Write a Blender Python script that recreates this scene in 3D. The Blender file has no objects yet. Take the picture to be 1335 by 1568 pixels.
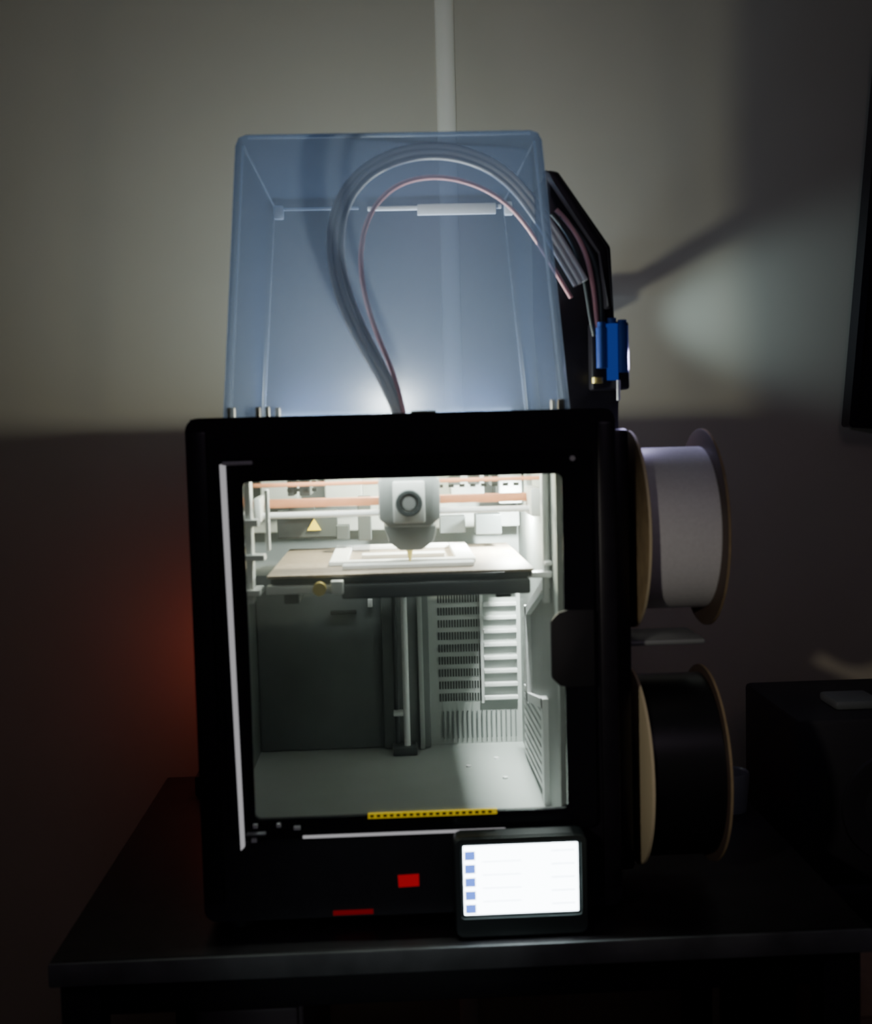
import bpy, bmesh, math, random
from mathutils import Vector, Matrix
random.seed(4)
scene=bpy.context.scene
COL=scene.collection

# ---------------------------------------------------------------- materials
def newmat(name):
    m=bpy.data.materials.new(name); m.use_nodes=True
    nt=m.node_tree; nt.nodes.clear()
    out=nt.nodes.new('ShaderNodeOutputMaterial')
    return m,nt,out
def pmat(name,col,rough=.5,metal=0,spec=.5,noise=0,nscale=40,bump=0,coat=0):
    m,nt,out=newmat(name)
    b=nt.nodes.new('ShaderNodeBsdfPrincipled')
    b.inputs['Base Color'].default_value=(*col,1)
    b.inputs['Roughness'].default_value=rough
    b.inputs['Metallic'].default_value=metal
    b.inputs['Specular IOR Level'].default_value=spec
    b.inputs['Coat Weight'].default_value=coat
    tc=nt.nodes.new('ShaderNodeTexCoord')
    n=nt.nodes.new('ShaderNodeTexNoise'); n.inputs['Scale'].default_value=nscale; n.inputs['Detail'].default_value=4
    nt.links.new(tc.outputs['Object'],n.inputs['Vector'])
    if noise>0:
        r=nt.nodes.new('ShaderNodeValToRGB')
        r.color_ramp.elements[0].position=.3; r.color_ramp.elements[1].position=.7
        r.color_ramp.elements[0].color=(*[c*(1-noise) for c in col],1)
        r.color_ramp.elements[1].color=(*[min(1,c*(1+noise)) for c in col],1)
        nt.links.new(n.outputs['Fac'],r.inputs['Fac']); nt.links.new(r.outputs['Color'],b.inputs['Base Color'])
    if bump>0:
        bp=nt.nodes.new('ShaderNodeBump'); bp.inputs['Strength'].default_value=bump; bp.inputs['Distance'].default_value=.002
        nt.links.new(n.outputs['Fac'],bp.inputs['Height']); nt.links.new(bp.outputs['Normal'],b.inputs['Normal'])
    nt.links.new(b.outputs[0],out.inputs[0])
    return m
def emat(name,col,s):
    m,nt,out=newmat(name)
    e=nt.nodes.new('ShaderNodeEmission'); e.inputs[0].default_value=(*col,1); e.inputs[1].default_value=s
    nt.links.new(e.outputs[0],out.inputs[0]); return m
def clear(name,tint,haze,hazecol,gloss=.06,rough=.08):
    m,nt,out=newmat(name)
    t=nt.nodes.new('ShaderNodeBsdfTransparent'); t.inputs[0].default_value=(*tint,1)
    d=nt.nodes.new('ShaderNodeBsdfDiffuse'); d.inputs[0].default_value=(*hazecol,1)
    tl=nt.nodes.new('ShaderNodeBsdfTranslucent'); tl.inputs[0].default_value=(*hazecol,1)
    g=nt.nodes.new('ShaderNodeBsdfGlossy'); g.inputs['Roughness'].default_value=rough; g.inputs[0].default_value=(.9,.95,1,1)
    m1=nt.nodes.new('ShaderNodeMixShader'); m1.inputs[0].default_value=.5
    nt.links.new(d.outputs[0],m1.inputs[1]); nt.links.new(tl.outputs[0],m1.inputs[2])
    m2=nt.nodes.new('ShaderNodeMixShader'); m2.inputs[0].default_value=haze
    nt.links.new(t.outputs[0],m2.inputs[1]); nt.links.new(m1.outputs[0],m2.inputs[2])
    m3=nt.nodes.new('ShaderNodeMixShader'); m3.inputs[0].default_value=gloss
    nt.links.new(m2.outputs[0],m3.inputs[1]); nt.links.new(g.outputs[0],m3.inputs[2])
    nt.links.new(m3.outputs[0],out.inputs[0]); return m

M={}
M['wall']=pmat('wall_paint',(.52,.47,.335),.7,spec=.2,noise=.05,nscale=3,bump=.05)
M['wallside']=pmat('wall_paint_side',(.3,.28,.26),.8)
M['ceil']=pmat('ceiling_paint',(.4,.4,.4),.9)
M['floor']=pmat('carpet_dark',(.05,.045,.05),.95,noise=.4,nscale=80,bump=.6)
M['black']=pmat('black_plastic',(.013,.011,.016),.38,noise=.2,nscale=60)
M['blackgloss']=pmat('black_glass_frame',(.008,.008,.011),.14)
M['blackmat']=pmat('black_matte',(.014,.013,.016),.65)
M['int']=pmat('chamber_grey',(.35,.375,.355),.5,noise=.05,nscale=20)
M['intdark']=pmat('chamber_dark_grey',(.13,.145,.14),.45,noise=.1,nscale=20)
M['floorint']=pmat('chamber_floor',(.35,.38,.36),.45,noise=.05,nscale=15)
M['light']=pmat('light_grey_plastic',(.58,.60,.585),.4)
M['th']=pmat('toolhead_grey',(.30,.32,.315),.4)
M['white']=pmat('white_plastic',(.87,.88,.88),.35)
M['metal']=pmat('steel_rod',(.75,.77,.77),.25,metal=1)
M['alu']=pmat('aluminium',(.6,.62,.62),.4,metal=.8)
M['copper']=pmat('copper_belt',(.62,.25,.12),.45,noise=.1)
M['bed']=pmat('build_plate',(.33,.27,.21),.5,noise=.15,nscale=200,metal=.2)
M['beddark']=pmat('bed_frame',(.05,.058,.058),.45)
M['yellow']=pmat('yellow_label',(.9,.68,.03),.5)
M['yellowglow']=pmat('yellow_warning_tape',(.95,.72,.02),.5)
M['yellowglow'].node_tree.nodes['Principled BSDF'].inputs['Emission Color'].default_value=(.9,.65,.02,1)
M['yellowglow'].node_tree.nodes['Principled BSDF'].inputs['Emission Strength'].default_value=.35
M['brass']=pmat('brass_knob',(.75,.6,.2),.35,metal=.7)
M['red']=emat('red_logo_led',(1,.015,.03),.30)
M['reddim']=emat('red_bar_dim',(1,.01,.03),.12)
M['screenoff']=pmat('screen_bezel',(.02,.025,.025),.3)
M['screen']=emat('display_white',(.82,.93,1),14)
M['icon']=emat('display_icons',(.12,.26,1),1.8)
M['uigrey']=emat('display_grey',(.65,.8,1),4.5)
M['label']=pmat('grey_label',(.28,.33,.3),.5)
M['tube']=pmat('ptfe_tube',(.95,.95,.94),.3)
M['tubepink']=pmat('ptfe_tube_pink',(.88,.45,.47),.3)
M['tubeb']=pmat('ptfe_tube_grey',(.65,.67,.69),.3)
M['card']=pmat('cardboard_flange',(.42,.31,.17),.8,noise=.15,nscale=60)
M['cardedge']=pmat('cardboard_flange_edge',(.88,.75,.48),.7)
M['brown']=pmat('brown_flange',(.10,.07,.055),.5)
M['fil']=pmat('white_filament',(.9,.9,.9),.45,noise=.04,nscale=300)
M['filb']=pmat('black_filament',(.008,.008,.009),.35)
M['desk']=pmat('desk_laminate',(.020,.018,.019),.42,noise=.3,nscale=30)
M['deskedge']=pmat('desk_edge',(.17,.185,.175),.5,noise=.4,nscale=14)
M['strip']=emat('door_edge_glint',(.9,.88,.92),.42)  # glow painted in for light reflected along the door edge
M['wallstreak']=pmat('wall_streak_pale',(.88,.82,.62),.3)
M['blue']=emat('blue_led',(.05,.16,1),.20)
M['bluep']=pmat('blue_plastic',(.04,.09,.36),.3)
M['cardbox']=pmat('cardboard',(.28,.17,.11),.8,noise=.1)
M['dome']=clear('dome_polycarbonate',(.37,.42,.52),.085,(.34,.46,.72),.03,.25)
M['domeedge']=clear('dome_seam',(.6,.65,.7),.4,(.5,.56,.66),.12,.15)
M['domeedge2']=clear('dome_seam_thin',(.85,.88,.9),.12,(.5,.56,.66),.05,.15)
M['glass']=clear('door_glass',(.93,.96,.95),.012,(.6,.68,.65),.035,.03)
M['cup']=clear('frosted_glass',(.7,.72,.75),.55,(.45,.47,.5),.1,.1)
M['ribs']=pmat('vent_dark',(.02,.025,.022),.7)

# ---------------------------------------------------------------- helpers
def link(o,parent=None):
    COL.objects.link(o)
    if parent is not None: o.parent=parent
    return o
def empty(name,loc=(0,0,0)):
    e=bpy.data.objects.new(name,None); e.empty_display_size=.05; COL.objects.link(e); return e
def mesh(name,bm,mat,parent,smooth=False):
    me=bpy.data.meshes.new(name); bmesh.ops.recalc_face_normals(bm,faces=bm.faces)
    if smooth:
        for f in bm.faces: f.smooth=True
        for e in bm.edges:
            if len(e.link_faces)==2 and e.calc_face_angle(0)>math.radians(35): e.smooth=False
    bm.to_mesh(me); bm.free()
    for mm in (mat if isinstance(mat,(list,tuple)) else [mat]): me.materials.append(mm)
    return link(bpy.data.objects.new(name,me),parent)
def addbox(bm,x0,x1,y0,y1,z0,z1,bev=0,seg=2):
    r=bmesh.ops.create_cube(bm,size=1)
    for v in r['verts']:
        v.co=Vector(((x0+x1)/2+v.co.x*(x1-x0),(y0+y1)/2+v.co.y*(y1-y0),(z0+z1)/2+v.co.z*(z1-z0)))
    if bev>0:
        es=list({e for v in r['verts'] for e in v.link_edges})
        bmesh.ops.bevel(bm,geom=es,offset=bev,segments=seg,affect='EDGES',profile=.5)
def box(name,x0,x1,y0,y1,z0,z1,mat,parent=None,bev=0,seg=2):
    bm=bmesh.new(); addbox(bm,x0,x1,y0,y1,z0,z1,bev,seg)
    return mesh(name,bm,mat,parent,smooth=bev>0)
def boxes(name,lst,mat,parent,bev=0):
    bm=bmesh.new()
    for b in lst: addbox(bm,*b,bev=bev)
    return mesh(name,bm,mat,parent)
def addprism(bm,poly,axis,a0,a1):
    def P(u,v,a):
        return {'y':(u,a,v),'x':(a,u,v),'z':(u,v,a)}[axis]
    A=[bm.verts.new(P(u,v,a0)) for u,v in poly]; B=[bm.verts.new(P(u,v,a1)) for u,v in poly]
    bm.faces.new(A); bm.faces.new(B[::-1]); n=len(poly)
    for i in range(n): bm.faces.new((A[i],B[i],B[(i+1)%n],A[(i+1)%n]))
def prism(name,poly,axis,a0,a1,mat,parent,bev=0):
    bm=bmesh.new(); addprism(bm,poly,axis,a0,a1)
    if bev>0: bmesh.ops.bevel(bm,geom=list(bm.edges),offset=bev,segments=2,affect='EDGES',profile=.5)
    return mesh(name,bm,mat,parent,smooth=bev>0)
def ringframe(bm,outer,inner,y0,y1):
    n=len(outer)
    vs=[[bm.verts.new((u,y,v)) for u,v in poly] for poly in (outer,inner) for y in (y0,y1)]
    of,ob,jf,jb=vs
    for i in range(n):
        j=(i+1)%n
        bm.faces.new((of[i],of[j],jf[j],jf[i])); bm.faces.new((ob[i],jb[i],jb[j],ob[j]))
        bm.faces.new((of[i],ob[i],ob[j],of[j])); bm.faces.new((jf[i],jf[j],jb[j],jb[i]))
def rrect(x0,x1,z0,z1,r,seg=5):
    pts=[]
    for cx,cz,a in ((x1-r,z1-r,0),(x0+r,z1-r,90),(x0+r,z0+r,180),(x1-r,z0+r,270)):
        for i in range(seg+1):
            t=math.radians(a+90*i/seg); pts.append((cx+r*math.cos(t),cz+r*math.sin(t)))
    return pts
def revolve(name,prof,center,axis,mat,parent,seg=64):
    bm=bmesh.new(); rings=[]
    for a,r,_ in prof:
        ring=[]
        for i in range(seg):
            t=2*math.pi*i/seg; c,s=r*math.cos(t),r*math.sin(t)
            co={'x':(a,c,s),'y':(c,a,s),'z':(c,s,a)}[axis]
            ring.append(bm.verts.new(Vector(center)+Vector(co)))
        rings.append(ring)
    n=len(prof)
    for k in range(n):
        A=rings[k];B=rings[(k+1)%n]
        for i in range(seg):
            j=(i+1)%seg
            f=bm.faces.new((A[i],A[j],B[j],B[i])); f.material_index=prof[k][2]
    return mesh(name,bm,mat,parent,smooth=True)
def cyl(name,p0,p1,r,mat,parent,seg=24,r2=None):
    p0=Vector(p0);p1=Vector(p1);d=p1-p0
    bm=bmesh.new()
    bmesh.ops.create_cone(bm,cap_ends=True,segments=seg,radius1=r,radius2=r if r2 is None else r2,depth=d.length)
    q=d.to_track_quat('Z','Y').to_matrix().to_4x4()
    bmesh.ops.transform(bm,matrix=Matrix.Translation((p0+p1)/2)@q,verts=bm.verts)
    return mesh(name,bm,mat,parent,smooth=True)
def tube(name,pts,r,mat,parent):
    cu=bpy.data.curves.new(name,'CURVE'); cu.dimensions='3D'; cu.bevel_depth=r; cu.bevel_resolution=4; cu.use_fill_caps=True
    s=cu.splines.new('NURBS'); s.points.add(len(pts)-1)
    for i,p in enumerate(pts): s.points[i].co=(*p,1)
    s.order_u=4; s.use_endpoint_u=True; s.resolution_u=12
    cu.materials.append(mat)
    return link(bpy.data.objects.new(name,cu),parent)
def light(name,kind,loc,energy,col,size=.01,sy=None,target=None,spot=None,parent=None,blend=.5):
    l=bpy.data.lights.new(name,kind); l.energy=energy; l.color=col
    if kind=='AREA':
        l.size=size
        if sy: l.shape='RECTANGLE'; l.size_y=sy
    else: l.shadow_soft_size=size
    if spot: l.spot_size=math.radians(spot); l.spot_blend=blend
    o=bpy.data.objects.new(name,l); o.location=loc
    if target is not None:
        o.rotation_euler=(Vector(target)-Vector(loc)).to_track_quat('-Z','Y').to_euler()
    return link(o,parent)

# ---------------------------------------------------------------- room (desk top is z=0 here; all lifted at the end)
FZ=-.74
box('wall_back',-1.9,1.9,.62,.72,FZ,1.75,M['wall'])
box('wall_left',-2.0,-1.9,-2.4,.72,FZ,1.75,M['wallside'])
box('wall_right',1.9,2.0,-2.4,.72,FZ,1.75,M['wallside'])
box('floor',-2.0,2.0,-2.4,.72,FZ-.08,FZ,M['floor'])
box('ceiling',-2.0,2.0,-2.4,.72,1.75,1.83,M['ceil'])
box('baseboard_back',-1.9,1.9,.607,.62,FZ,FZ+.09,M['wallside'],None,.003)
# pale half-round strip painted in for a streak of light on the wall
bm=bmesh.new(); poly=[(.084+.014*math.cos(math.pi*i/16),.6199-.006*math.sin(math.pi*i/16)) for i in range(17)]
addprism(bm,[(x,y) for x,y in poly],'z',FZ+.09,1.75)
mesh('wall_streak',bm,M['wallstreak'],None,True)

# ---------------------------------------------------------------- desk
desk=empty('desk')
box('desk_top',-.335,.425,-.045,.53,-.022,0,M['desk'],desk,.003)
box('edge_band',-.335,.425,-.049,-.0445,-.023,-.0005,M['deskedge'],desk,.002)
for i,(x,y) in enumerate(((-.31,-.02),(.40,-.02),(-.31,.50),(.40,.50))):
    box('leg_%d'%(i+1),x-.018,x+.018,y-.018,y+.018,FZ,-.022,M['blackmat'],desk,.002)
box('apron_front',-.292,.382,-.03,-.012,-.060,-.022,M['blackmat'],desk,.002)
box('apron_back',-.292,.382,.49,.51,-.075,-.022,M['blackmat'],desk,.002)
PG=pmat('storage_bin_grey',(.10,.075,.085),.5)
box('storage_bin_body',-.215,-.11,.01,.40,FZ,-.062,PG,desk,.004)  # storage bin under the desk, shaped here as a drawer unit
for i in range(3):
    box('storage_bin_drawer_%d'%(i+1),-.21,-.115,.0,.012,FZ+.03+i*.215,FZ+.235+i*.215,PG,desk,.003)
    box('storage_bin_handle_%d'%(i+1),-.18,-.145,-.012,0,FZ+.19+i*.215,FZ+.20+i*.215,M['blackmat'],desk,.002)

# ---------------------------------------------------------------- 3D printer
P=empty('three_d_printer')
W=.20; D0,D1=0.0,.385; T=.49
box('side_panel_left',-W,-.187,.012,D1,.012,T-.004,M['black'],P,.004)
box('side_panel_right',.187,W,.012,D1,.012,T-.004,M['black'],P,.004)
box('back_panel',-.187,.187,D1-.018,D1,.012,T-.004,M['black'],P,.003)
box('base_plate',-.187,.187,.012,D1-.018,.012,.07,M['black'],P,.003)
for i,(x,y) in enumerate(((-.17,.03),(.17,.03),(-.17,.35),(.17,.35))):
    cyl('foot_%d'%(i+1),(x,y,0),(x,y,.014),.016,M['blackmat'],P)
bm=bmesh.new()
ringframe(bm,rrect(-W,W,.012,T,.012),rrect(-.150,.150,.107,.432,.006),0.0,.014)
es=[e for e in bm.edges if abs(e.verts[0].co.y)<1e-5 and abs(e.verts[1].co.y)<1e-5 and len(e.link_faces)==2 and abs(e.calc_face_angle(0)-math.pi/2)<.1]
bmesh.ops.bevel(bm,geom=es,offset=.004,segments=3,affect='EDGES',profile=.5)
mesh('front_fascia',bm,M['black'],P,True)
box('corner_post_left',-.1995,-.180,-.003,.012,.03,.478,M['black'],P,.003)
box('corner_post_right',.182,.1995,-.003,.012,.03,.478,M['black'],P,.003)
bm=bmesh.new()
def ring_xy(bm,o,i,z0,z1):
    O=[(o[0],o[2]),(o[1],o[2]),(o[1],o[3]),(o[0],o[3])]; I=[(i[0],i[2]),(i[1],i[2]),(i[1],i[3]),(i[0],i[3])]
    a=[bm.verts.new((x,y,z1)) for x,y in O];b=[bm.verts.new((x,y,z1)) for x,y in I]
    c=[bm.verts.new((x,y,z0)) for x,y in O];d=[bm.verts.new((x,y,z0)) for x,y in I]
    for k in range(4):
        j=(k+1)%4
        bm.faces.new((a[k],a[j],b[j],b[k]));bm.faces.new((c[k],d[k],d[j],c[j]))
        bm.faces.new((a[k],c[k],c[j],a[j]));bm.faces.new((b[k],b[j],d[j],d[k]))
ring_xy(bm,(-.196,.196,.006,D1),(-.158,.152,.05,.335),T-.024,T-.001)
mesh('top_frame',bm,M['black'],P)
bm=bmesh.new()
ringframe(bm,rrect(-.172,.176,.092,.452,.008),rrect(-.148,.148,.111,.430,.005),-.006,-.001)
mesh('door_border',bm,M['blackgloss'],P,True)
prism('door_glass',rrect(-.149,.149,.110,.431,.006),'y',-.0035,-.0025,M['glass'],P)
prism('door_glint_left',[(-.1685,.447),(-.1630,.447),(-.1585,.087),(-.1625,.083)],'y',-.0085,-.0055,M['strip'],P,.0008)
box('door_glint_bottom',-.104,.088,-.0085,-.0055,.0925,.0950,M['strip'],P,.0008)
box('hinge_pin_top',-.166,-.138,-.0095,-.0055,.446,.4495,M['white'],P,.001)
box('hinge_bottom',-.156,-.138,-.0095,-.0055,.097,.1005,M['alu'],P,.001)
boxes('hinge_screws',[(-.150,-.146,-.009,-.005,.1045,.108),(-.128,-.124,-.009,-.005,.1045,.108),(-.112,-.106,-.009,-.005,.1015,.1045),(-.152,-.147,-.009,-.005,.091,.0945)],M['white'],P)
cyl('door_latch_pin',(.158,-.0085,.444),(.158,-.004,.444),.0025,M['white'],P,16)
prism('door_handle',[(.150,.302),(.142,.300),(.1345,.292),(.1345,.238),(.142,.230),(.150,.228),(.176,.228),(.176,.302)],'y',-.010,-.004,M['blackmat'],P,.002)
box('warning_strip',-.042,.080,-.0082,-.0058,.1093,.1143,M['yellowglow'],P)
boxes('warning_strip_text',[(-.040+.0062*i,-.0365+.0062*i,-.0088,-.0081,.1106,.1130) for i in range(19)],pmat('label_ink',(.12,.09,.0),.6),P)
prism('logo_light',[(-.0155,.0505),(.0045,.0510),(.0045,.0400),(-.0150,.0395)],'y',-.0022,.001,M['red'],P)
cyl('base_red_bar',(-.078,-.001,.0165),(-.040,-.001,.0165),.0022,M['reddim'],P,12)  # dim glowing red bar low on the front

# ---- chamber interior
IX0,IX1,IY1=-.182,.145,.352
box('chamber_back',IX0-.005,IX1+.02,IY1,IY1+.012,.07,.47,M['int'],P)
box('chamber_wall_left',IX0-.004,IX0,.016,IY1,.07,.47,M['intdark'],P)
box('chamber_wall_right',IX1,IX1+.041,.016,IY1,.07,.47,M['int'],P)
box('chamber_floor',IX0,IX1,.014,IY1,.072,.080,M['floorint'],P)
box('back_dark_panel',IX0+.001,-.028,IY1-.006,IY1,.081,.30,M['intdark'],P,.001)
box('z_column',-.028,.030,IY1-.016,IY1,.081,.30,M['intdark'],P,.002)
box('z_column_ridge',.016,.022,IY1-.022,IY1-.014,.081,.30,M['int'],P,.001)
cyl('lead_screw',(0,.318,.081),(0,.318,.31),.0038,M['white'],P,16)
cyl('guide_rod_left',(-.012,.33,.081),(-.012,.33,.31),.003,M['beddark'],P,16)
box('screw_foot',-.018,.012,.305,.335,.080,.09,M['beddark'],P,.002)
box('screw_bracket',-.016,-.004,.31,.33,.128,.132,M['light'],P,.001)
sl=[]
for r in range(9):
    for c in range(16):
        x=.042+c*.0034; z=.135+r*.0155
        sl.append((x,x+.0019,IY1-.0012,IY1+.001,z,z+.0095))
boxes('vent_slots',sl,M['ribs'],P)
boxes('louvre_ribs',[(.098,.140,IY1-.008,IY1+.001,.136+.0168*i,.141+.0168*i) for i in range(10)],M['light'],P,.001)
box('louvre_frame',.094,.098,IY1-.006,IY1+.001,.132,.30,M['light'],P,.001)
boxes('lower_back_ribs',[(.046+.006*i,.0475+.006*i,IY1-.003,IY1+.001,.088,.122) for i in range(16)],M['intdark'],P)
box('rear_handle_slot',-.090,-.058,IY1-.012,IY1-.005,.250,.255,M['ribs'],P,.001)
box('rear_sensor',-.044,-.038,IY1-.012,IY1-.005,.258,.268,M['white'],P,.001)
box('filter_cover',.047,.07,IY1-.004,IY1+.001,.279,.292,M['light'],P,.001)
cyl('floor_screw_1',(.070,.25,.080),(.070,.25,.082),.003,M['white'],P,12)
cyl('floor_screw_2',(.105,.28,.080),(.105,.28,.082),.003,M['white'],P,12)
cyl('floor_screw_3',(.108,.20,.080),(.108,.20,.082),.003,M['white'],P,12)
def strip_poly(a,b,w):
    a=Vector(a);b=Vector(b);d=(b-a).normalized();nn=Vector((-d.y,d.x))*w/2;e=d*w*.4
    return [tuple(a+nn-e),tuple(b+nn+e),tuple(b-nn+e),tuple(a-nn-e)]
bm=bmesh.new()
pth=[(.065,.43),(.065,.320),(.245,.262),(.245,.162),(.107,.186),(.107,.085)]
for i in range(len(pth)-1):
    addprism(bm,strip_poly(pth[i],pth[i+1],.016 if i%2==0 else .010),'x',IX1-.006,IX1)
mesh('wall_channel',bm,M['white'],P)
box('hatch_recess',IX1-.001,IX1+.0001,.118,.30,.086,.160,M['intdark'],P)
bm=bmesh.new()
for i in range(9):
    z=.088+i*.0098
    addprism(bm,[(.118,z),(.118,z+.0048),(.29,z-.004+.0048),(.29,z-.004)],'x',IX1-.004,IX1-.0005)
mesh('hatch_ribs',bm,M['white'],P)
box('front_post_right',.136,.142,.05,.062,.30,.44,M['light'],P,.001)
box('front_post_bracket',.120,.1445,.045,.06,.326,.332,M['white'],P,.001)
box('front_post_bracket_upper',.137,.1445,.045,.06,.338,.342,M['white'],P,.001)
box('left_rail',-.156,-.147,.04,.06,.31,.44,M['light'],P,.001)
boxes('left_brackets',[(-.160,-.140,.035,.055,.385,.392),(-.160,-.135,.035,.055,.352,.358),(-.165,-.140,.035,.07,.318,.324),(-.135,-.131,.05,.06,.36,.42)],M['light'],P,.001)
boxes('rear_motors',[(-.165,-.120,.29,.345,.392,.43),(-.09,-.045,.30,.345,.385,.425),(.06,.10,.30,.345,.395,.43),(.115,.143,.28,.345,.385,.43)],M['th'],P,.002)
boxes('rear_beam',[(-.18,.143,.315,.335,.355,.375)],M['th'],P,.002)
boxes('dark_blocks',[(-.125,-.118,.2,.25,.405,.44),(-.112,-.1,.2,.25,.405,.44),(-.13,-.1,.26,.28,.375,.39),(-.05,-.035,.24,.27,.35,.40),(-.145,-.075,.275,.29,.352,.384),(.055,.068,.24,.27,.41,.435),(.078,.09,.24,.27,.41,.435),(.085,.115,.25,.28,.352,.375),(.10,.107,.2,.24,.41,.44),(.045,.075,.28,.30,.352,.372),(-.075,-.06,.24,.26,.352,.368)],M['beddark'],P,.001)
boxes('belt_teeth',[(.040+.012*i,.046+.012*i,.195,.20,.410,.4135) for i in range(8)]+[(-.125+.009*i,-.120+.009*i,.195,.20,.418,.4215) for i in range(5)]+[(-.125+.009*i,-.120+.009*i,.195,.20,.410,.4135) for i in range(4)],M['ribs'],P)
prism('warning_triangle',[(-.110,.3605),(-.094,.3605),(-.102,.3745)],'y',.2725,.2748,M['yellow'],P)
box('gantry_beam',-.160,.143,.125,.14,.397,.4055,M['copper'],P,.001)
box('upper_belt_rail',-.150,.143,.085,.09,.4205,.4245,M['copper'],P,.001)
cyl('x_rod_lower',(-.150,.108,.3905),(.143,.108,.3905),.0032,M['white'],P,16)
box('gantry_end_left',-.150,-.143,.09,.15,.385,.41,M['light'],P,.002)
box('gantry_end_right',.130,.142,.09,.15,.383,.412,M['light'],P,.002)
TH=.006
prism('toolhead_body',[(TH-.023,.455),(TH-.023,.43),(TH-.030,.425),(TH-.030,.386),(TH-.020,.378),(TH+.021,.378),(TH+.031,.386),(TH+.031,.425),(TH+.023,.43),(TH+.023,.455)],'y',.068,.125,M['th'],P,.002)
box('toolhead_face_panel',TH-.016,TH+.016,.0655,.069,.382,.424,M['light'],P,.002)
revolve('toolhead_fan_ring',[(0,.0135,0),(-.003,.0125,0),(-.003,.0095,0),(0,.009,0)],(TH,.0655,.402),'y',M['beddark'],P,40)
cyl('toolhead_fan_hub',(TH,.067,.402),(TH,.063,.402),.0065,M['alu'],P)
prism('nozzle_shroud',[(TH-.026,.378),(TH-.020,.362),(TH-.010,.354),(TH+.012,.354),(TH+.024,.363),(TH+.027,.378)],'y',.075,.12,M['th'],P,.001)
cyl('nozzle',(TH,.095,.354),(TH,.095,.341),.004,M['brass'],P,16,.001)
box('heated_bed',-.131,.125,.045,.305,.327,.333,M['beddark'],P,.001)
box('build_plate',-.134,.126,.040,.306,.3335,.3365,M['bed'],P,.0008)
box('bed_carriage',-.062,.122,.038,.052,.312,.3265,M['beddark'],P,.002)
box('bed_carriage_arm',-.135,-.062,.040,.052,.318,.3265,M['light'],P,.001)
boxes('bed_side_arms',[(-.12,-.105,.06,.33,.306,.3265),(.09,.105,.06,.33,.306,.3265)],M['beddark'],P,.001)
cyl('bed_knob',(-.083,.030,.3235),(-.083,.04,.3235),.0065,M['brass'],P)
box('bed_clip',-.072,-.060,.03,.045,.318,.331,M['light'],P,.001)
boxes('printed_part',[(-.062,.070,.070,.088,.3367,.3415),(-.077,.074,.105,.120,.3367,.3415),(-.077,-.058,.120,.28,.3367,.3415),(.054,.074,.120,.28,.3367,.3415),(-.058,.054,.262,.28,.3367,.3415),(-.045,.045,.165,.185,.3367,.3415)],M['white'],P,.001)

# ---- touch screen
S=empty('touch_screen'); S.parent=P
SX0,SX1,SZ0,SZ1=.037,.161,.002,.097
prism('screen_housing',rrect(SX0,SX1,SZ0,SZ1,.007),'y',-.034,-.014,M['screenoff'],S,.0015)
bm=bmesh.new(); ringframe(bm,rrect(SX0+.001,SX1-.001,SZ0+.001,SZ1-.001,.0065),rrect(SX0+.0055,SX1-.006,SZ0+.018,SZ1-.006,.003),-.0365,-.033)
mesh('screen_bezel_rim',bm,pmat('bezel_grey',(.06,.075,.07),.35),S,True)
prism('display',rrect(SX0+.0085,SX1-.009,SZ0+.0215,SZ1-.0085,.001),'y',-.0352,-.0338,M['screen'],S)
boxes('display_icons',[(SX0+.0095,SX0+.0195,-.0358,-.0351,SZ0+.0230+.0126*i,SZ0+.0315+.0126*i) for i in range(5)],M['icon'],S)
boxes('display_rows',[(SX1-.034,SX1-.012,-.0356,-.0351,SZ0+.029+.0126*i,SZ0+.0298+.0126*i) for i in range(5)]+[(SX0+.026,SX0+.062,-.0356,-.0351,SZ0+.0335+.0126*i,SZ0+.0341+.0126*i) for i in range(4)],M['uigrey'],S)
boxes('screen_label',[(SX0+.048+.0052*i,SX0+.0515+.0052*i,-.0350,-.0335,SZ0+.0085,SZ0+.0130) for i in range(6)],M['label'],S)
box('screen_mount',.06,.14,-.016,.004,.03,.085,M['blackmat'],S,.002)

# ---- transparent top dome
b=[(-.171,.036,.489),(.165,.036,.489),(.165,.362,.489),(-.171,.362,.489)]
t=[(-.150,.046,.760),(.143,.046,.760),(.143,.352,.755),(-.150,.352,.755)]
bm=bmesh.new()
B=[bm.verts.new(v) for v in b];Tt=[bm.verts.new(v) for v in t]
for k in range(4):
    j=(k+1)%4; bm.faces.new((B[k],B[j],Tt[j],Tt[k]))
bm.faces.new(Tt)
es=[e for e in bm.edges if not (abs(e.verts[0].co.z-.489)<1e-4 and abs(e.verts[1].co.z-.489)<1e-4)]
bmesh.ops.bevel(bm,geom=es,offset=.010,segments=2,affect='EDGES',profile=.5)
mesh('dome_cover',bm,M['dome'],P,True)
def seam(name,a,bb,r=.0014,mat='domeedge'): cyl(name,a,bb,r,M[mat],P,10)
seam('dome_seam_top_front',(-.138,.052,.756),(.132,.052,.756))
seam('dome_seam_front_left',(-.163,.044,.495),(-.143,.054,.749),.0012)
seam('dome_seam_front_right',(.157,.044,.495),(.136,.054,.749),.0012)
seam('dome_seam_back_left',(-.163,.354,.495),(-.141,.344,.745),.0012,'domeedge2')
seam('dome_seam_back_right',(.157,.354,.495),(.134,.344,.745),.0012,'domeedge2')
seam('dome_seam_side_left',(-.143,.054,.749),(-.141,.344,.745),.0012,'domeedge2')
seam('dome_seam_side_right',(.136,.054,.749),(.134,.344,.745),.0012,'domeedge2')
box('dome_back_lip_1',-.135,-.04,.342,.348,.741,.744,M['domeedge'],P,.001)
box('dome_back_lip_2',-.03,.132,.342,.348,.739,.744,M['tubeb'],P,.001)
box('dome_back_lip_3',.03,.125,.338,.344,.732,.745,M['tubeb'],P,.001)
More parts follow.
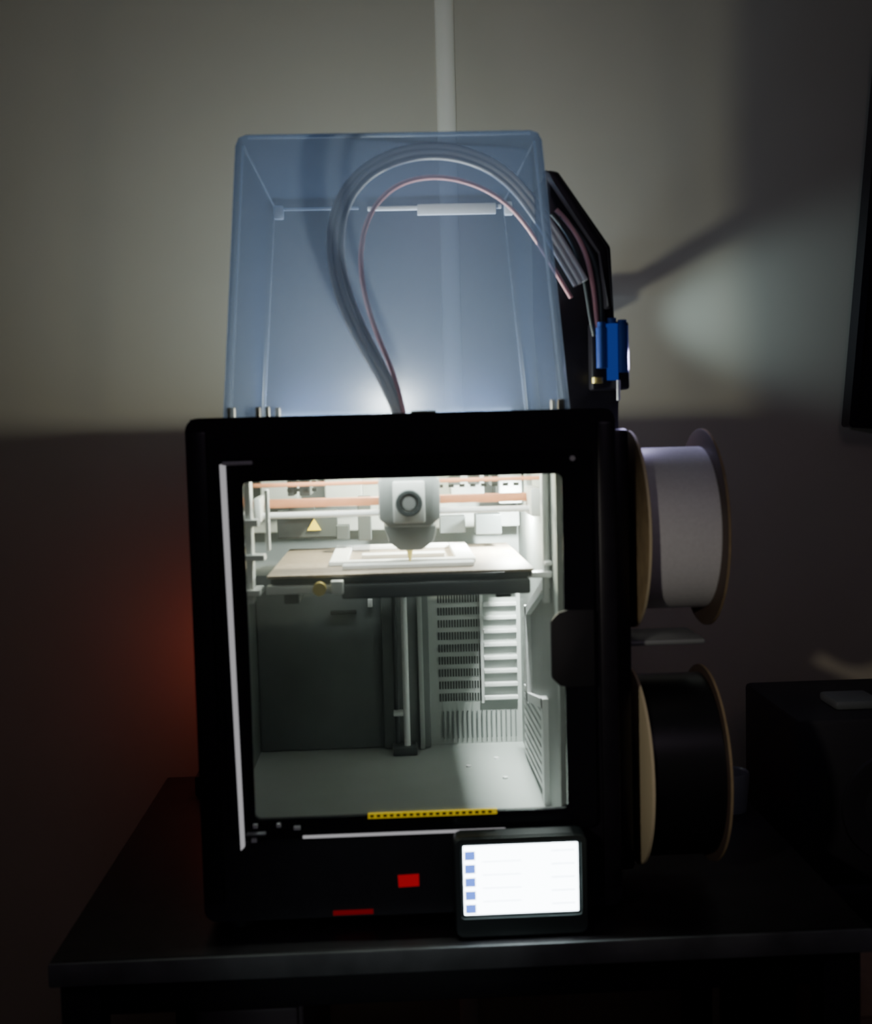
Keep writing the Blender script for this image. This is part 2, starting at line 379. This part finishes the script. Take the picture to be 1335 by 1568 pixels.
box('dome_latch_left',-.142,-.130,.335,.346,.730,.746,M['domeedge'],P,.002)
box('dome_latch_right',.135,.146,.335,.346,.730,.746,M['tubeb'],P,.002)
boxes('dome_base_glints',[(-.166,-.159,.040,.048,.489,.500),(-.139,-.135,.040,.048,.489,.500),(-.130,-.126,.040,.048,.489,.500),(-.120,-.116,.040,.048,.489,.499),(.146,.150,.040,.048,.489,.500),(.153,.159,.040,.048,.489,.500),(.01,.034,.038,.044,.489,.4925)],pmat('glint_amber',(.85,.68,.35),.4),P,.001)  # amber blocks paint the warm glints along the dome base
box('tube_inlet',-.012,.022,.082,.11,.452,.474,M['light'],P,.003)

# ---- PTFE tubes
base=[(.004,.095,.47),(-.006,.088,.515),(-.034,.085,.560),(-.062,.082,.630),(-.058,.085,.70),(-.018,.092,.742),(.045,.098,.756),(.105,.12,.742),(.142,.15,.712),(.172,.17,.672),(.196,.160,.625)]
for k,(mt_,r,sh) in enumerate((('tube',.0032,0),('tube',.0032,.0064),('tubeb',.0026,-.0060))):
    pts=[]
    for i,(x,y,z) in enumerate(base):
        w=min(1,i/2)
        a=Vector(base[max(0,i-1)]);c=Vector(base[min(len(base)-1,i+1)]);d=(c-a).normalized()
        nn=Vector((-d.z,0,d.x)); s=sh*(.4+.6*w)
        pts.append((x+nn.x*s,y,z+nn.z*s))
    tube('ptfe_tube_%d'%(k+1),pts,r,M[mt_],P)
pink=[(.006,.09,.47),(.002,.088,.515),(-.018,.088,.560),(-.037,.09,.620),(-.034,.09,.680),(-.002,.10,.722),(.05,.11,.732),(.105,.13,.717),(.140,.155,.688),(.165,.17,.650),(.186,.160,.61)]
tube('ptfe_tube_4',pink,.0024,M['tubepink'],P)

# ---- filament feeder arm (right rear)
Fd=empty('filament_feeder'); Fd.parent=P
prism('feeder_back_plate',[(.168,.752),(.180,.750),(.236,.668),(.242,.50),(.242,.44),(.202,.44),(.174,.500),(.168,.60)],'y',.195,.345,M['black'],Fd,.003)
prism('feeder_front_rib',[(.162,.748),(.176,.744),(.229,.664),(.233,.60),(.227,.60),(.222,.660),(.172,.734)],'y',.175,.196,M['black'],Fd,.002)
box('feeder_column',.201,.221,.04,.27,.03,.47,M['black'],Fd,.004)
for i,(dx,dz) in enumerate(((0,0),(.008,.004),(.016,-.002))):
    tube('feeder_cable_%d'%(i+1),[(.168+dx*.6,.168,.70+dz),(.190+dx,.165,.675+dz),(.204+dx,.165,.63),(.207+dx*.8,.168,.59),(.212+dx*.5,.17,.57)],.0026,M['beddark'] if i!=1 else M['tubepink'],Fd)
for i,(x,z0,z1,m) in enumerate(((.219,.535,.578,'bluep'),(.230,.522,.582,'blue'),(.241,.530,.580,'bluep'))):
    cyl('tube_coupler_%d'%(i+1),(x,.165,z0),(x,.165,z1),.0062,M[m],Fd,20)
    cyl('coupler_cap_%d'%(i+1),(x,.165,z1),(x,.165,z1+.006),.0048,M['bluep'],Fd,20)
box('hub_block',.209,.250,.172,.196,.512,.585,M['black'],Fd,.003)
cyl('coupler_ring',(.213,.163,.519),(.213,.163,.525),.006,M['brass'],Fd,20)
cyl('hub_pin',(.236,.165,.50),(.236,.165,.522),.002,M['tubeb'],Fd,12)
box('beam_helper_bracket',.225,.243,.34,.505,.61,.622,M['black'],Fd,.003)
box('beam_helper',.225,.252,.495,.53,.605,.635,M['black'],Fd,.004)  # made-up housing behind the arm for the added wall spot
for i,zc in enumerate((.368,.124)):
    cyl('spindle_%d'%(i+1),(.219,.09,zc),(.318,.09,zc),.024,M['blackmat'],Fd,32)
box('spool_guide',.222,.300,.06,.13,.252,.258,M['th'],Fd,.003)

# ---- spools
def spool(name,zc,mats,x0,x1,r=.100,y=.09,rf=.082):
    e=empty(name)
    def flange(nm,xa,xb,m):
        revolve(nm,[(xa,.027,0),(xa,r-.002,0),(xa+.0008,r,1),(xb-.0008,r,0),(xb,r-.002,0),(xb,.027,0)],(0,y,zc),'x',m,e,96)
    flange('flange_1',x0,x0+.004,mats[0]); flange('flange_2',x1-.004,x1,mats[1])
    prof=[(x0+.004,.030,0)]
    n=30; w=(x1-x0-.008)/n
    for i in range(n):
        prof.append((x0+.004+w*i+.0001,rf-.0003,0)); prof.append((x0+.004+w*(i+.5),rf,0))
    prof.append((x1-.0041,rf-.0003,0)); prof.append((x1-.004,.030,0))
    revolve('filament_winding',prof,(0,y,zc),'x',mats[2],e,96)
    revolve('spool_core',[(x0,.0245,0),(x0,.031,0),(x1,.031,0),(x1,.0245,0)],(0,y,zc),'x',mats[3],e,48)
    return e
spool('filament_spool',.368,([M['card'],M['cardedge']],[M['brown'],M['card']],M['fil'],M['blackmat']),.228,.307)
spool('filament_spool',.124,([M['cardedge'],M['cardedge']],[M['brown'],M['card']],M['filb'],M['blackmat']),.228,.307,rf=.092)

# ---------------------------------------------------------------- television on the wall (hangs slightly crooked)
TV=empty('television')
TV.location=(.648,.57,.462)
bm=bmesh.new(); ringframe(bm,rrect(0,1.0,0,.58,.006),rrect(.010,.99,.014,.57,.002),0,.03)
mesh('tv_bezel',bm,M['blackgloss'],TV)
box('tv_panel',.008,.992,.006,.03,.01,.572,M['blackgloss'],TV)
box('tv_back',.2,.8,.03,.045,.1,.45,M['blackmat'],TV)
TV.rotation_euler=(0,math.radians(5.2),0)

# ---------------------------------------------------------------- items right of desk
NS=empty('nightstand')
box('stand_top',.46,.90,.29,.60,-.125,-.100,M['blackmat'],NS,.003)
box('stand_side_left',.465,.48,.30,.60,FZ,-.125,M['blackmat'],NS,.002)
box('stand_side_right',.88,.895,.30,.60,FZ,-.125,M['blackmat'],NS,.002)
box('stand_back',.48,.88,.59,.60,FZ,-.125,M['blackmat'],NS)
for i in range(2):
    box('stand_drawer_%d'%(i+1),.482,.878,.30,.55,FZ+.04+i*.28,FZ+.31+i*.28,M['blackmat'],NS,.003)
CB=empty('cardboard_box')
box('box_body',.462,.80,.08,.27,FZ,-.155,M['cardbox'],CB,.002)
box('box_tape',.60,.65,.0785,.08,FZ+.05,-.16,pmat('packing_tape',(.4,.28,.18),.3),CB)
box('box_flap',.462,.80,.08,.175,-.155,-.152,M['cardbox'],CB)
SP=empty('speaker')
box('speaker_cabinet',.478,.72,.30,.52,-.10,.108,M['blackmat'],SP,.006)
revolve('speaker_woofer',[(0,.07,0),(-.004,.068,0),(-.004,.058,0),(.004,.02,0),(.004,.001,0),(.006,.001,0),(.006,.07,0)],(.60,.30,-.005),'y',M['blackmat'],SP,48)
box('speaker_top_knob',.54,.60,.34,.40,.108,.120,M['intdark'],SP,.004)
CU=empty('glass_cup')
revolve('cup_body',[(0,.001,0),(0,.020,0),(.045,.024,0),(.048,.023,0),(.046,.021,0),(.004,.018,0),(.004,.001,0)],(.392,.30,.0003),'z',M['cup'],CU,40)
PS=empty('power_strip')
box('strip_body',-.28,-.02,.43,.48,.0,.028,M['blackmat'],PS,.004)
box('strip_switch',-.235,-.215,.44,.465,.027,.036,emat('red_switch',(1,.05,.03),1),PS,.002)
cyl('strip_cord',(-.02,.455,.012),(.05,.50,.012),.004,M['blackmat'],PS,12)

# ---------------------------------------------------------------- lights
light('dome_led','POINT',(-.005,.20,.4885),8,(1,.95,.72),.011,parent=P)
light('dome_base_fill','AREA',(-.003,.335,.4905),2.6,(.66,.82,1),.27,.008,target=(-.003,.352,.75),parent=P)  # added fill that brightens the dome towards its base
light('chamber_led_front','AREA',(0,.055,.452),.74,(.96,1,.95),.26,.012,target=(0,.13,.33),parent=P)
light('chamber_led_rear','AREA',(0,.26,.458),.34,(.96,1,.95),.28,.012,target=(0,.24,.33),parent=P)
light('chamber_led_right','AREA',(.1425,.20,.400),9.0,(.96,1,.96),.004,.05,target=(.10,.27,.08),parent=P)
light('feeder_led','POINT',(.262,.19,.545),.40,(.62,.58,1),.012,parent=P)
light('wall_fan_helper','SPOT',(.262,.50,.62),2.6,(.55,.78,1),.02,target=(.64,.635,.640),spot=52,parent=P,blend=1)  # added spot that throws the bluish fan onto the wall
light('red_switch_glow','POINT',(-.235,.49,.17),.14,(1,.16,.12),.02,parent=PS)
light('spool_fill_light','SPOT',(-.75,-1.5,.75),20,(1,.93,.82),.03,target=(.27,.06,.20),spot=15,blend=.9)  # added fill aimed at the spools, no lamp is modelled there
light('desk_edge_fill_light','SPOT',(-.02,-1.6,.25),5,(.85,.95,1),.03,target=(-.04,-.05,-.01),spot=14,blend=1)  # added fill that brightens the desk's front edge
light('room_fill_light','AREA',(.3,-1.6,1.60),1.2,(.85,.68,.9),.5,.5,target=(.1,0,-.1))  # added overhead fill for dim ambient light, no fixture

w=bpy.data.worlds.new('night_room'); scene.world=w; w.use_nodes=True
w.node_tree.nodes['Background'].inputs[0].default_value=(.48,.38,.48,1)
w.node_tree.nodes['Background'].inputs[1].default_value=.035

# ---------------------------------------------------------------- camera
yaw,pitch,roll=math.radians(2.2),math.radians(4.0),math.radians(1.5)
Fv=Vector((math.sin(yaw)*math.cos(pitch),math.cos(yaw)*math.cos(pitch),-math.sin(pitch)))
R0=Fv.cross(Vector((0,0,1))).normalized();U0=R0.cross(Fv)
Rv=R0*math.cos(roll)-U0*math.sin(roll);Uv=Rv.cross(Fv)
C=Vector((.03,0,.397))-Fv*1.10
cam=bpy.data.cameras.new('camera'); co=bpy.data.objects.new('camera',cam); COL.objects.link(co)
mt=Matrix((( Rv.x,Uv.x,-Fv.x),(Rv.y,Uv.y,-Fv.y),(Rv.z,Uv.z,-Fv.z))).to_4x4(); mt.translation=C
co.matrix_world=mt
cam.sensor_fit='VERTICAL'; cam.sensor_height=36; cam.sensor_width=36*1764/2072; cam.lens=1800/1568*36
cam.clip_start=.02
cam.dof.use_dof=True; cam.dof.focus_distance=2.2; cam.dof.aperture_fstop=8
scene.camera=co
bpy.context.view_layer.update()
for o in list(scene.objects):
    if o.parent is None: o.location.z+=.74
